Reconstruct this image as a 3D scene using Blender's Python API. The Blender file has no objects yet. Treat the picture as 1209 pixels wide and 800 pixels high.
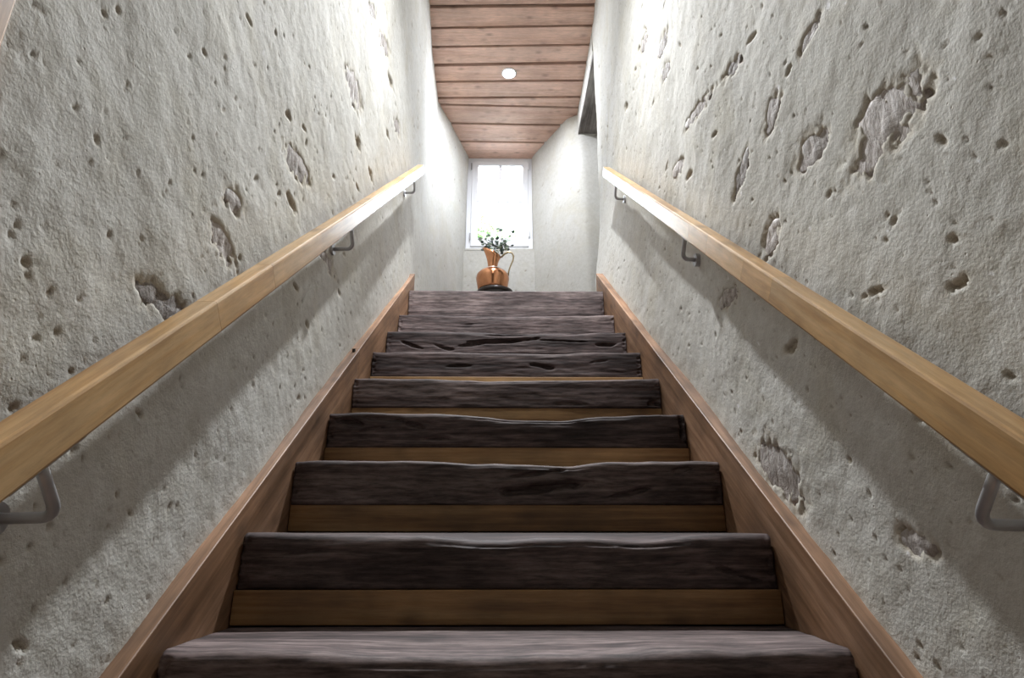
import bpy, bmesh, math, random
import numpy as np
from mathutils import Vector, Matrix, noise as mnoise

scene = bpy.context.scene
COL = scene.collection
U = 0.85                      # eye height above the lower floor; heights below are given relative to the eye

# ------------------------------------------------------------------ camera
cam_data = bpy.data.cameras.new('camera')
cam_data.sensor_width = 36.0
cam_data.lens = 700.0 / 1209.0 * 36.0
cam_data.clip_start = 0.01
cam = bpy.data.objects.new('camera', cam_data)
cam.location = (-0.011, 0.0, U)
cam.rotation_euler = (math.radians(90 + 18.08), 0.0, math.radians(-0.79))
COL.objects.link(cam)
scene.camera = cam

# ------------------------------------------------------------------ world, exposure
world = bpy.data.worlds.new('overcast_sky')
scene.world = world
world.use_nodes = True
bg = world.node_tree.nodes['Background']
bg.inputs['Color'].default_value = (0.80, 0.90, 1.0, 1.0)
bg.inputs['Strength'].default_value = 21.0
scene.view_settings.view_transform = 'Standard'
scene.view_settings.look = 'None'
scene.view_settings.exposure = 0.10
scene.view_settings.gamma = 1.0
scene.view_settings.use_curve_mapping = False
LAMP_POWER = 29.0             # ceiling spot above the landing
LAMP2_POWER = 2.0             # spill of its twin over the upper steps
BEAM = 820.0                  # and the beam of that twin, aimed down the flight
BEAM3 = 620.0                 # beam of the spot over the lower steps, aimed up the flight

# ------------------------------------------------------------------ helpers
ORG = {}

def link(o, parent, origin):
    ORG[o.name] = Vector(origin)
    COL.objects.link(o)
    if parent is None:
        o.location = (origin[0], origin[1], origin[2] + U)
    else:
        o.parent = parent
        o.location = Vector(origin) - ORG[parent.name]
    return o

def tag(o, label=None, cat=None, group=None, kind=None):
    if label: o['label'] = label
    if cat: o['category'] = cat
    if group: o['group'] = group
    if kind: o['kind'] = kind
    return o

def empty(name, origin):
    o = bpy.data.objects.new(name, None)
    o.empty_display_size = 0.1
    return link(o, None, origin)

def mesh_obj(name, verts, faces, mat, parent=None, origin=(0, 0, 0), rot=None, smooth=False, local=False, bevel=0.0, along=None):
    me = bpy.data.meshes.new(name)
    v = np.asarray(verts, float)
    if not local:
        v = v - np.asarray(origin, float)
    me.from_pydata(v.tolist(), [], [list(f) for f in faces])
    me.update()
    if bevel > 0:
        bm = bmesh.new(); bm.from_mesh(me)
        bmesh.ops.recalc_face_normals(bm, faces=bm.faces)
        bmesh.ops.bevel(bm, geom=[e for e in bm.edges if along is None or abs((e.verts[0].co - e.verts[1].co).normalized()[along]) > 0.9], offset=bevel, segments=2, affect='EDGES', profile=0.5)
        bm.to_mesh(me); bm.free()
    else:
        bm = bmesh.new(); bm.from_mesh(me)
        bmesh.ops.recalc_face_normals(bm, faces=bm.faces)
        bm.to_mesh(me); bm.free()
    if smooth:
        me.polygons.foreach_set('use_smooth', [True] * len(me.polygons))
    me.materials.append(mat)
    o = bpy.data.objects.new(name, me)
    link(o, parent, origin)
    if rot is not None:
        o.rotation_euler = rot
    return o

BOXF = [(0, 3, 2, 1), (4, 5, 6, 7), (0, 1, 5, 4), (1, 2, 6, 5), (2, 3, 7, 6), (3, 0, 4, 7)]
def boxv(x0, x1, y0, y1, z0, z1):
    return [(x0, y0, z0), (x1, y0, z0), (x1, y1, z0), (x0, y1, z0), (x0, y0, z1), (x1, y0, z1), (x1, y1, z1), (x0, y1, z1)]

def box(name, x0, x1, y0, y1, z0, z1, mat, parent=None, bevel=0.0, origin=None, kind=None):
    o = mesh_obj(name, boxv(x0, x1, y0, y1, z0, z1), BOXF, mat, parent,
                 origin or ((x0 + x1) / 2, (y0 + y1) / 2, z0), bevel=bevel)
    if kind: o['kind'] = kind
    return o

def lathe(profile, n=32, cx=0, cy=0, cz=0):
    vs, fs = [], []
    for r, z in profile:
        for k in range(n):
            a = 2 * math.pi * k / n
            vs.append((cx + r * math.cos(a), cy + r * math.sin(a), cz + z))
    for i in range(len(profile) - 1):
        for k in range(n):
            a, b = i * n + k, i * n + (k + 1) % n
            fs.append((a, b, b + n, a + n))
    return vs, fs

def tube(points, r, n=12, caps=True, radii=None):
    pts = [Vector(p) for p in points]
    vs, fs = [], []
    up = Vector((0.31, 0.57, 0.76))
    prev = None
    for i, p in enumerate(pts):
        t = (pts[min(i + 1, len(pts) - 1)] - pts[max(i - 1, 0)]).normalized()
        if prev is None:
            a = t.cross(up).normalized()
        else:
            a = (prev - t * prev.dot(t)).normalized()
        prev = a
        b = t.cross(a)
        rr = radii[i] if radii else r
        for k in range(n):
            th = 2 * math.pi * k / n
            vs.append(tuple(p + a * (rr * math.cos(th)) + b * (rr * math.sin(th))))
    for i in range(len(pts) - 1):
        for k in range(n):
            a, b = i * n + k, i * n + (k + 1) % n
            fs.append((a, b, b + n, a + n))
    if caps:
        fs.append(tuple(range(n - 1, -1, -1)))
        fs.append(tuple(range((len(pts) - 1) * n, len(pts) * n)))
    return vs, fs

def merge(*parts):
    vs, fs = [], []
    for v, f in parts:
        o = len(vs)
        vs += list(v)
        fs += [tuple(i + o for i in q) for q in f]
    return vs, fs

def smoothstep(a, b, x):
    t = np.clip((x - a) / (b - a), 0, 1)
    return t * t * (3 - 2 * t)

def _hash(ix, iy, seed):
    h = (ix.astype(np.int64) * 374761393 + iy.astype(np.int64) * 668265263 + seed * 1442695041) & 0xFFFFFFFF
    h = ((h ^ (h >> 13)) * 1274126177) & 0xFFFFFFFF
    h = h ^ (h >> 16)
    return (h & 0xFFFF) / 65535.0

def vnoise(x, y, seed=0):
    ix, iy = np.floor(x), np.floor(y)
    fx, fy = x - ix, y - iy
    fx = fx * fx * (3 - 2 * fx); fy = fy * fy * (3 - 2 * fy)
    a = _hash(ix, iy, seed); b = _hash(ix + 1, iy, seed)
    c = _hash(ix, iy + 1, seed); d = _hash(ix + 1, iy + 1, seed)
    return (a + (b - a) * fx) * (1 - fy) + (c + (d - c) * fx) * fy

def fbm(x, y, octv=4, seed=0):
    s, a, t = 0, 1.0, 0
    for k in range(octv):
        s = s + a * (vnoise(x * 2 ** k + 17.3 * k, y * 2 ** k - 9.1 * k, seed + k) - 0.5)
        t += a; a *= 0.5
    return s / t * 2

# ------------------------------------------------------------------ materials
def new_mat(name):
    m = bpy.data.materials.new(name)
    m.use_nodes = True
    nt = m.node_tree
    return m, nt, nt.nodes['Principled BSDF']

def node(nt, kind, **kw):
    n = nt.nodes.new(kind)
    for k, v in kw.items():
        if hasattr(n, k):
            setattr(n, k, v)
        else:
            n.inputs[k.replace('_', ' ')].default_value = v
    return n

def ramp(nt, fac, stops):
    r = nt.nodes.new('ShaderNodeValToRGB')
    e = r.color_ramp.elements
    while len(e) < len(stops):
        e.new(0.5)
    for el, (p, c) in zip(e, stops):
        el.position = p
        el.color = (c[0], c[1], c[2], 1)
    nt.links.new(fac, r.inputs['Fac'])
    return r.outputs['Color']

def mixc(nt, fac, a, b, mode='MIX'):
    m = nt.nodes.new('ShaderNodeMix')
    m.data_type = 'RGBA'; m.blend_type = mode
    for sock, val in ((m.inputs[0], fac), (m.inputs[6], a), (m.inputs[7], b)):
        if hasattr(val, 'is_linked'):
            nt.links.new(val, sock)
        elif isinstance(val, (int, float)):
            sock.default_value = val
        else:
            sock.default_value = (val[0], val[1], val[2], 1)
    return m.outputs[2]

def mth(nt, op, a, b=0.0):
    m = nt.nodes.new('ShaderNodeMath'); m.operation = op
    for sock, val in ((m.inputs[0], a), (m.inputs[1], b)):
        if hasattr(val, 'is_linked'):
            nt.links.new(val, sock)
        else:
            sock.default_value = val
    return m.outputs[0]

def plain(name, col, rough=0.6, metal=0.0, var=1.0):
    m, nt, b = new_mat(name)
    tc = node(nt, 'ShaderNodeTexCoord')
    nz = node(nt, 'ShaderNodeTexNoise', Scale=35.0, Detail=4.0)
    nt.links.new(tc.outputs['Object'], nz.inputs['Vector'])
    c = ramp(nt, nz.outputs['Fac'], [(0.3, [v * (1 - 0.12 * var) for v in col]), (0.7, [min(1, v * (1 + 0.08 * var)) for v in col])])
    nt.links.new(c, b.inputs['Base Color'])
    b.inputs['Roughness'].default_value = rough
    b.inputs['Metallic'].default_value = metal
    return m

def wood(name, dark, mid, light, axis=0, rough=0.45, grain=1.0, knots=0.0, bump=0.25, var=0.25, blotch=0.35, coat=0.0, fleck=0.12, spec=0.5):
    """long-grained timber; axis = local direction of the grain"""
    m, nt, b = new_mat(name)
    tc = node(nt, 'ShaderNodeTexCoord')
    oi = node(nt, 'ShaderNodeObjectInfo')
    off = node(nt, 'ShaderNodeVectorMath', operation='ADD')
    sc = node(nt, 'ShaderNodeVectorMath', operation='SCALE')
    comb = node(nt, 'ShaderNodeCombineXYZ')
    for k in range(3):
        nt.links.new(oi.outputs['Random'], comb.inputs[k])
    nt.links.new(comb.outputs[0], sc.inputs[0]); sc.inputs['Scale'].default_value = 13.7
    nt.links.new(tc.outputs['Object'], off.inputs[0]); nt.links.new(sc.outputs[0], off.inputs[1])
    mp = node(nt, 'ShaderNodeMapping')
    s = [9.0 * grain] * 3; s[axis] = 0.8 * grain
    mp.inputs['Scale'].default_value = s
    nt.links.new(off.outputs[0], mp.inputs['Vector'])
    n1 = node(nt, 'ShaderNodeTexNoise', Scale=1.0, Detail=7.0, Roughness=0.6, Distortion=0.6)
    nt.links.new(mp.outputs[0], n1.inputs['Vector'])
    mp2 = node(nt, 'ShaderNodeMapping')
    s2 = [70.0 * grain] * 3; s2[axis] = 2.2 * grain
    mp2.inputs['Scale'].default_value = s2
    nt.links.new(off.outputs[0], mp2.inputs['Vector'])
    n2 = node(nt, 'ShaderNodeTexNoise', Scale=1.0, Detail=4.0, Roughness=0.65)
    nt.links.new(mp2.outputs[0], n2.inputs['Vector'])
    n3 = node(nt, 'ShaderNodeTexNoise', Scale=5.0, Detail=3.0)
    nt.links.new(off.outputs[0], n3.inputs['Vector'])
    f = mth(nt, 'ADD', mth(nt, 'MULTIPLY', n1.outputs['Fac'], 0.6), mth(nt, 'MULTIPLY', n2.outputs['Fac'], 0.4))
    col = ramp(nt, f, [(0.40, dark), (0.5, mid), (0.60, light)])
    n4 = node(nt, 'ShaderNodeTexNoise', Scale=1.0, Detail=6.0, Roughness=0.7)
    mp4 = node(nt, 'ShaderNodeMapping')
    s4 = [120.0 * grain] * 3; s4[axis] = 16.0 * grain
    mp4.inputs['Scale'].default_value = s4
    nt.links.new(off.outputs[0], mp4.inputs['Vector']); nt.links.new(mp4.outputs[0], n4.inputs['Vector'])
    fl = ramp(nt, n4.outputs['Fac'], [(0.38, (1 - fleck,) * 3), (0.5, (1.0, 1.0, 1.0)), (0.64, (1 + fleck,) * 3)])
    col = mixc(nt, 1.0, col, fl, 'MULTIPLY')
    bl = ramp(nt, n3.outputs['Fac'], [(0.35, (1 - blotch,) * 3), (0.65, (1 + blotch * 0.4,) * 3)])
    col = mixc(nt, 1.0, col, bl, 'MULTIPLY')
    rv = mth(nt, 'ADD', mth(nt, 'MULTIPLY', oi.outputs['Random'], var), 1.0 - var * 0.5)
    vv = node(nt, 'ShaderNodeCombineXYZ')
    for k in range(3):
        nt.links.new(rv, vv.inputs[k])
    col = mixc(nt, 1.0, col, vv.outputs[0], 'MULTIPLY')
    if knots > 0:
        mp3 = node(nt, 'ShaderNodeMapping')
        s3 = [14.0] * 3; s3[axis] = 8.0
        mp3.inputs['Scale'].default_value = s3
        nt.links.new(off.outputs[0], mp3.inputs['Vector'])
        vo = node(nt, 'ShaderNodeTexVoronoi', Scale=1.0)
        nt.links.new(mp3.outputs[0], vo.inputs['Vector'])
        wob = mth(nt, 'ADD', vo.outputs['Distance'], mth(nt, 'MULTIPLY', n2.outputs['Fac'], 0.06))
        kf = ramp(nt, wob, [(0.11, (1, 1, 1)), (0.2, (0.5, 0.5, 0.5)), (0.34, (0, 0, 0))])
        col = mixc(nt, mth(nt, 'MULTIPLY', kf, knots), col, [v * 0.35 for v in dark])
    nt.links.new(col, b.inputs['Base Color'])
    rr = mth(nt, 'ADD', mth(nt, 'MULTIPLY', n1.outputs['Fac'], 0.3), rough - 0.15)
    nt.links.new(rr, b.inputs['Roughness'])
    b.inputs['Specular IOR Level'].default_value = spec
    if coat:
        b.inputs['Coat Weight'].default_value = coat
        b.inputs['Coat Roughness'].default_value = 0.25
    bp = node(nt, 'ShaderNodeBump', Strength=bump, Distance=0.004)
    nt.links.new(f, bp.inputs['Height'])
    nt.links.new(bp.outputs[0], b.inputs['Normal'])
    return m

def plaster(name, attr=True, base=(0.585, 0.58, 0.55)):
    m, nt, b = new_mat(name)
    tc = node(nt, 'ShaderNodeTexCoord')
    nA = node(nt, 'ShaderNodeTexNoise', Scale=2.2, Detail=5.0, Roughness=0.6)
    nB = node(nt, 'ShaderNodeTexNoise', Scale=38.0, Detail=6.0, Roughness=0.65)
    nC = node(nt, 'ShaderNodeTexNoise', Scale=150.0, Detail=4.0, Roughness=0.65)
    nD = node(nt, 'ShaderNodeTexNoise', Scale=4.5, Detail=4.0, Roughness=0.55, Distortion=0.6)
    vo = node(nt, 'ShaderNodeTexVoronoi', Scale=70.0)
    for n in (nA, nB, nC, nD, vo):
        nt.links.new(tc.outputs['Object'], n.inputs['Vector'])
    c = ramp(nt, nA.outputs['Fac'], [(0.3, [v * f for v, f in zip(base, (0.94, 0.93, 0.90))]), (0.7, [v * 1.05 for v in base])])
    c2 = ramp(nt, nB.outputs['Fac'], [(0.3, (0.90, 0.895, 0.875)), (0.6, (1.03, 1.03, 1.03))])
    c = mixc(nt, 1.0, c, c2, 'MULTIPLY')
    st = ramp(nt, nD.outputs['Fac'], [(0.5, (0, 0, 0)), (0.68, (0.32, 0.32, 0.32))])
    c = mixc(nt, st, c, [v * f for v, f in zip(base, (0.86, 0.80, 0.64))])
    pit = ramp(nt, vo.outputs['Distance'], [(0.05, (1, 1, 1)), (0.16, (0, 0, 0))])
    gate = ramp(nt, nB.outputs['Fac'], [(0.52, (0, 0, 0)), (0.6, (1, 1, 1))])
    pit = mth(nt, 'MULTIPLY', pit, gate)
    c = mixc(nt, mth(nt, 'MULTIPLY', pit, 0.6), c, (0.28, 0.23, 0.165))
    if attr:
        at = node(nt, 'ShaderNodeAttribute', attribute_name='wear')
        sep = node(nt, 'ShaderNodeSeparateColor')
        nt.links.new(at.outputs['Color'], sep.inputs[0])
        c = mixc(nt, sep.outputs[1], c, (0.47, 0.39, 0.26))
        dc = ramp(nt, nB.outputs['Fac'], [(0.36, (0.11, 0.082, 0.055)), (0.5, (0.27, 0.22, 0.155)), (0.64, (0.40, 0.36, 0.29))])
        c = mixc(nt, sep.outputs[0], c, dc)
        c = mixc(nt, sep.outputs[2], c, (0.86, 0.86, 0.87))
    nt.links.new(c, b.inputs['Base Color'])
    b.inputs['Roughness'].default_value = 0.92
    b.inputs['Specular IOR Level'].default_value = 0.2
    h = mth(nt, 'ADD', mth(nt, 'MULTIPLY', nB.outputs['Fac'], 1.0), mth(nt, 'MULTIPLY', nC.outputs['Fac'], 0.75))
    h = mth(nt, 'SUBTRACT', h, mth(nt, 'MULTIPLY', pit, 0.5))
    bp = node(nt, 'ShaderNodeBump', Strength=0.38, Distance=0.005)
    nt.links.new(h, bp.inputs['Height'])
    nt.links.new(bp.outputs[0], b.inputs['Normal'])
    return m

def stone_mat(name):
    m, nt, b = new_mat(name)
    tc = node(nt, 'ShaderNodeTexCoord'); oi = node(nt, 'ShaderNodeObjectInfo')
    n1 = node(nt, 'ShaderNodeTexNoise', Scale=30.0, Detail=7.0, Roughness=0.7, Distortion=0.8)
    mp = node(nt, 'ShaderNodeMapping'); mp.inputs['Scale'].default_value = (60, 60, 14)
    n2 = node(nt, 'ShaderNodeTexNoise', Scale=1.0, Detail=4.0)
    nt.links.new(tc.outputs['Object'], n1.inputs['Vector'])
    nt.links.new(tc.outputs['Object'], mp.inputs['Vector']); nt.links.new(mp.outputs[0], n2.inputs['Vector'])
    c = ramp(nt, n1.outputs['Fac'], [(0.33, (0.15, 0.125, 0.105)), (0.45, (0.34, 0.31, 0.29)), (0.64, (0.50, 0.48, 0.47))])
    c2 = ramp(nt, n2.outputs['Fac'], [(0.35, (0.72, 0.68, 0.63)), (0.6, (1.1, 1.1, 1.1))])
    c = mixc(nt, 1.0, c, c2, 'MULTIPLY')
    rv = mth(nt, 'ADD', mth(nt, 'MULTIPLY', oi.outputs['Random'], 0.5), 0.75)
    vv = node(nt, 'ShaderNodeCombineXYZ')
    for k in range(3): nt.links.new(rv, vv.inputs[k])
    c = mixc(nt, 1.0, c, vv.outputs[0], 'MULTIPLY')
    nt.links.new(c, b.inputs['Base Color'])
    b.inputs['Roughness'].default_value = 0.85
    bp = node(nt, 'ShaderNodeBump', Strength=0.8, Distance=0.006)
    nt.links.new(mth(nt, 'ADD', n1.outputs['Fac'], n2.outputs['Fac']), bp.inputs['Height'])
    nt.links.new(bp.outputs[0], b.inputs['Normal'])
    return m

def emit(name, col, strength):
    m, nt, b = new_mat(name)
    b.inputs['Base Color'].default_value = (1, 1, 1, 1)
    b.inputs['Emission Color'].default_value = (*col, 1)
    b.inputs['Emission Strength'].default_value = strength
    return m

M_PLASTER = plaster('lime_plaster')
M_PLASTER_PLAIN = plaster('lime_plaster_plain', attr=False)
M_STONE = stone_mat('bare_stone')
M_TREAD = wood('old_dark_oak', (0.032, 0.023, 0.022), (0.085, 0.062, 0.060), (0.15, 0.118, 0.112), 0, rough=0.66, knots=0.35, bump=0.5, var=0.2, blotch=0.35, fleck=0.45, spec=0.22)
M_RISER = wood('golden_riser_board', (0.17, 0.085, 0.030), (0.30, 0.165, 0.065), (0.40, 0.245, 0.11), 0, rough=0.45, knots=0.5, var=0.25, bump=0.15)
M_STRING = wood('reddish_skirting_board', (0.15, 0.077, 0.036), (0.255, 0.14, 0.075), (0.36, 0.215, 0.13), 1, rough=0.55, knots=0.45, var=0.1, bump=0.15, fleck=0.1)
M_RAIL = wood('varnished_pine', (0.38, 0.205, 0.075), (0.55, 0.335, 0.145), (0.64, 0.43, 0.22), 1, rough=0.33, knots=0.6, var=0.12, bump=0.08, blotch=0.2, coat=0.3)
M_CEIL = wood('salmon_ceiling_board', (0.50, 0.31, 0.23), (0.60, 0.395, 0.31), (0.66, 0.46, 0.37), 0, rough=0.55, knots=0.5, var=0.2, bump=0.1, blotch=0.18)
M_POST = wood('pale_post_wood', (0.35, 0.19, 0.09), (0.48, 0.29, 0.15), (0.56, 0.37, 0.22), 2, rough=0.5, bump=0.1)
M_LINTEL = wood('grey_lintel_timber', (0.10, 0.085, 0.075), (0.22, 0.20, 0.185), (0.36, 0.34, 0.32), 1, rough=0.8, bump=0.6, knots=0.2)
M_DARK = plain('dark_board_gap', (0.020, 0.014, 0.012), 0.9)
M_FLOOR = wood('landing_floor_timber', (0.05, 0.034, 0.028), (0.09, 0.062, 0.052), (0.14, 0.10, 0.085), 0, rough=0.5)
M_TILE = plain('terracotta_floor', (0.34, 0.20, 0.13), 0.7)
M_STEEL = plain('brushed_steel', (0.42, 0.42, 0.43), 0.42, 0.6)
M_WHITE = plain('white_window_paint', (0.84, 0.86, 0.89), 0.4, var=0.1)
M_COPPER = plain('polished_copper', (0.62, 0.29, 0.15), 0.2, 1.0)
M_TIN = plain('tinned_band', (0.70, 0.62, 0.55), 0.3, 1.0)
M_BRASS = plain('dark_brass', (0.38, 0.30, 0.17), 0.35, 1.0)
M_STOOL = wood('dark_stool_wood', (0.02, 0.014, 0.011), (0.045, 0.03, 0.024), (0.075, 0.05, 0.04), 0, rough=0.35)
M_LEAF_D = plain('dark_eucalyptus_leaf', (0.065, 0.10, 0.085), 0.5)
M_LEAF_P = plain('pale_eucalyptus_leaf', (0.42, 0.52, 0.42), 0.55)
M_STEM = plain('twig_bark', (0.12, 0.10, 0.055), 0.7)
M_TREE = plain('summer_tree_leaf', (0.26, 0.40, 0.17), 0.6)
M_BARK = plain('tree_bark', (0.14, 0.11, 0.08), 0.9)
M_GRAVEL = plain('pale_gravel', (0.36, 0.34, 0.31), 0.95)
M_NAIL = plain('iron_nail', (0.05, 0.045, 0.04), 0.5, 0.8)
mg, ntg, bgl = new_mat('clear_glass')
ntg.nodes.remove(bgl)
_tr = ntg.nodes.new('ShaderNodeBsdfTransparent'); _gl = ntg.nodes.new('ShaderNodeBsdfGlossy'); _mx = ntg.nodes.new('ShaderNodeMixShader')
_fr = ntg.nodes.new('ShaderNodeFresnel'); _fr.inputs['IOR'].default_value = 1.45
_gl.inputs['Roughness'].default_value = 0.02
ntg.links.new(_fr.outputs[0], _mx.inputs[0]); ntg.links.new(_tr.outputs[0], _mx.inputs[1]); ntg.links.new(_gl.outputs[0], _mx.inputs[2])
ntg.links.new(_mx.outputs[0], ntg.nodes['Material Output'].inputs['Surface'])
M_GLASS = mg

# ------------------------------------------------------------------ the stairwell shell
H = 3.50                       # ceiling
LAND = 1.255                   # landing
FLOOR = -0.85
Y_BACK = -1.6                  # rear end of the well, behind the viewer

PATCH_R = [(0.748,0.585,0.076,-0.02,0.033,0.046,'s'),(0.94,0.684,0.048,-0.009,0.024,0.029,'s'),(1.052,0.857,0.034,-0.022,0.02,0.021,'s'),
    (0.87,0.89,0.034,-0.006,0.011,0.014,'s'),(1.141,0.603,0.034,-0.021,0.026,0.019,'s'),(1.249,0.123,-0.052,-0.061,0.062,-0.009,'s'),
    (0.861,-0.015,-0.025,-0.013,0.021,-0.013,'s'),(0.678,0.296,0.026,-0.004,0.004,0.009,'h'),(0.833,0.351,0.039,0.005,0.002,0.006,'h'),
    (1.387,0.565,0.049,-0.006,0.027,0.021,'s'),(1.233,0.821,0.049,-0.035,0.019,0.015,'s'),(1.435,1.172,0.091,0.022,0.023,0.028,'s'),
    (1.091,1.098,0.034,0.01,0.009,0.015,'h'),(1.198,1.112,0.04,0.002,0.016,0.021,'s'),(1.694,1.159,0.06,0.003,0.032,0.029,'s'),
    (1.58,1.051,0.034,0.002,0.024,0.021,'h'),(1.726,1.711,0.062,0.001,0.035,0.038,'s'),(1.726,1.589,0.046,0.004,0.033,0.036,'s'),
    (1.114,0.35,0.036,-0.005,0.015,0.015,'h'),(0.766,0.433,0.009,-0.007,0.006,0.006,'h'),(0.776,0.45,-0.003,-0.005,0.005,-0.001,'h'),
    (0.667,0.354,0.01,-0.002,0.006,0.01,'h'),(0.553,0.564,0.006,-0.003,0.004,0.006,'h'),(0.962,0.888,0.018,-0.005,0.008,0.01,'h'),
    (0.91,0.57,0.011,-0.005,0.006,0.005,'h'),(2.404,1.985,0.024,-0.01,0.05,0.044,'h'),(2.009,1.99,0.049,0.002,0.035,0.039,'s'),
    (0.984,0.114,-0.007,-0.004,0.006,-0.002,'h'),(1.332,1.016,0.026,-0,0.013,0.013,'h')]
PATCH_L = [(0.888,0.347,0.062,-0.003,-0.014,-0.023,'s'),(1.051,0.633,0.031,-0.009,-0.024,-0.022,'s'),(1.042,0.526,0.053,-0.024,-0.024,-0.019,'s'),
    (1.353,0.923,0.071,-0.008,-0.042,-0.039,'s'),(1.339,0.802,0.043,-0.013,-0.018,-0.015,'h'),(1.772,1.527,0.083,-0.015,-0.061,-0.058,'s'),
    (1.677,0.798,0.075,-0.014,-0.035,-0.022,'s'),(1.875,1.375,0.044,-0.01,-0.035,-0.029,'h'),(1.25,0.998,0.022,-0.001,-0.014,-0.016,'h'),
    (1.361,1.046,0.018,-0.001,-0.012,-0.013,'h'),(0.619,0.29,0.003,-0.008,-0.008,-0.004,'h'),(0.673,0.494,0.006,-0.003,-0.003,-0.004,'h'),
    (0.861,0.821,0.013,0,-0.004,-0.006,'h'),(0.998,1.038,0.022,0.001,-0.006,-0.009,'h'),(0.633,0.666,0.005,-0.001,-0.003,-0.005,'h'),
    (0.653,0.694,0.004,-0.003,-0.003,-0.005,'h'),(1.909,2.037,0.052,0.018,-0.049,-0.06,'s'),(2.138,2.09,0.075,0.014,-0.056,-0.06,'s'),
    (2.306,2.029,0.068,-0.002,-0.04,-0.038,'h'),(1.433,0.61,0.026,-0.007,-0.015,-0.01,'h'),(0.885,0.17,0.013,-0.004,-0.004,-0.003,'h'),
    (0.874,0.051,0.005,-0.005,-0.005,-0.002,'h'),(0.912,0.028,0.012,-0.006,-0.005,-0.003,'h'),(1.833,0.758,0.023,-0.006,-0.017,-0.009,'h'),
    (0.75,-0.12,0.012,-0.007,-0.004,-0.003,'h'),(2.504,1.931,0.053,-0.01,-0.056,-0.047,'s'),(2.087,1.383,0.044,-0.01,-0.031,-0.023,'h'),
    (1.563,0.548,0.02,-0.014,-0.016,-0.007,'h'),(2.319,1.746,0.044,-0.008,-0.032,-0.026,'h')]

def nose(Y):                   # line through the step nosings
    return -0.1701 + 0.6872 * (Y - 1.0023)

def x_left(Y, up):
    lean = 0.028 * smoothstep(1.2, 3.4, up) * smoothstep(1.2, 2.6, Y) * (1 - smoothstep(3.3, 4.2, Y))
    return -0.556 + lean - 0.032 * smoothstep(3.0, 3.7, Y)

def x_right(Y, up):
    t = np.clip((Y - 1.6) / 1.8, 0, 1) ** 1.3
    h = np.clip((up - nose(Y)) / 0.6, 0, 1)
    return 0.56 + 0.06 * t * h + 0.012 * np.exp(-((Y - 1.9) / 0.35) ** 2) * h - 0.012 * np.exp(-((Y - 1.45) / 0.2) ** 2) * h

def grid_coords(segs):
    out = []
    for a, b, d in segs:
        out.append(np.linspace(a, b, max(2, int(round((b - a) / d)) + 1))[:-1])
    out.append(np.array([segs[-1][1]]))
    return np.concatenate(out)

def relief(A, B, seed):
    return 0.010 * fbm(A * 1.7, B * 1.7, 3, seed) + 0.0030 * fbm(A * 9, B * 9, 3, seed + 11) + 0.0009 * fbm(A * 45, B * 45, 3, seed + 23)

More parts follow.
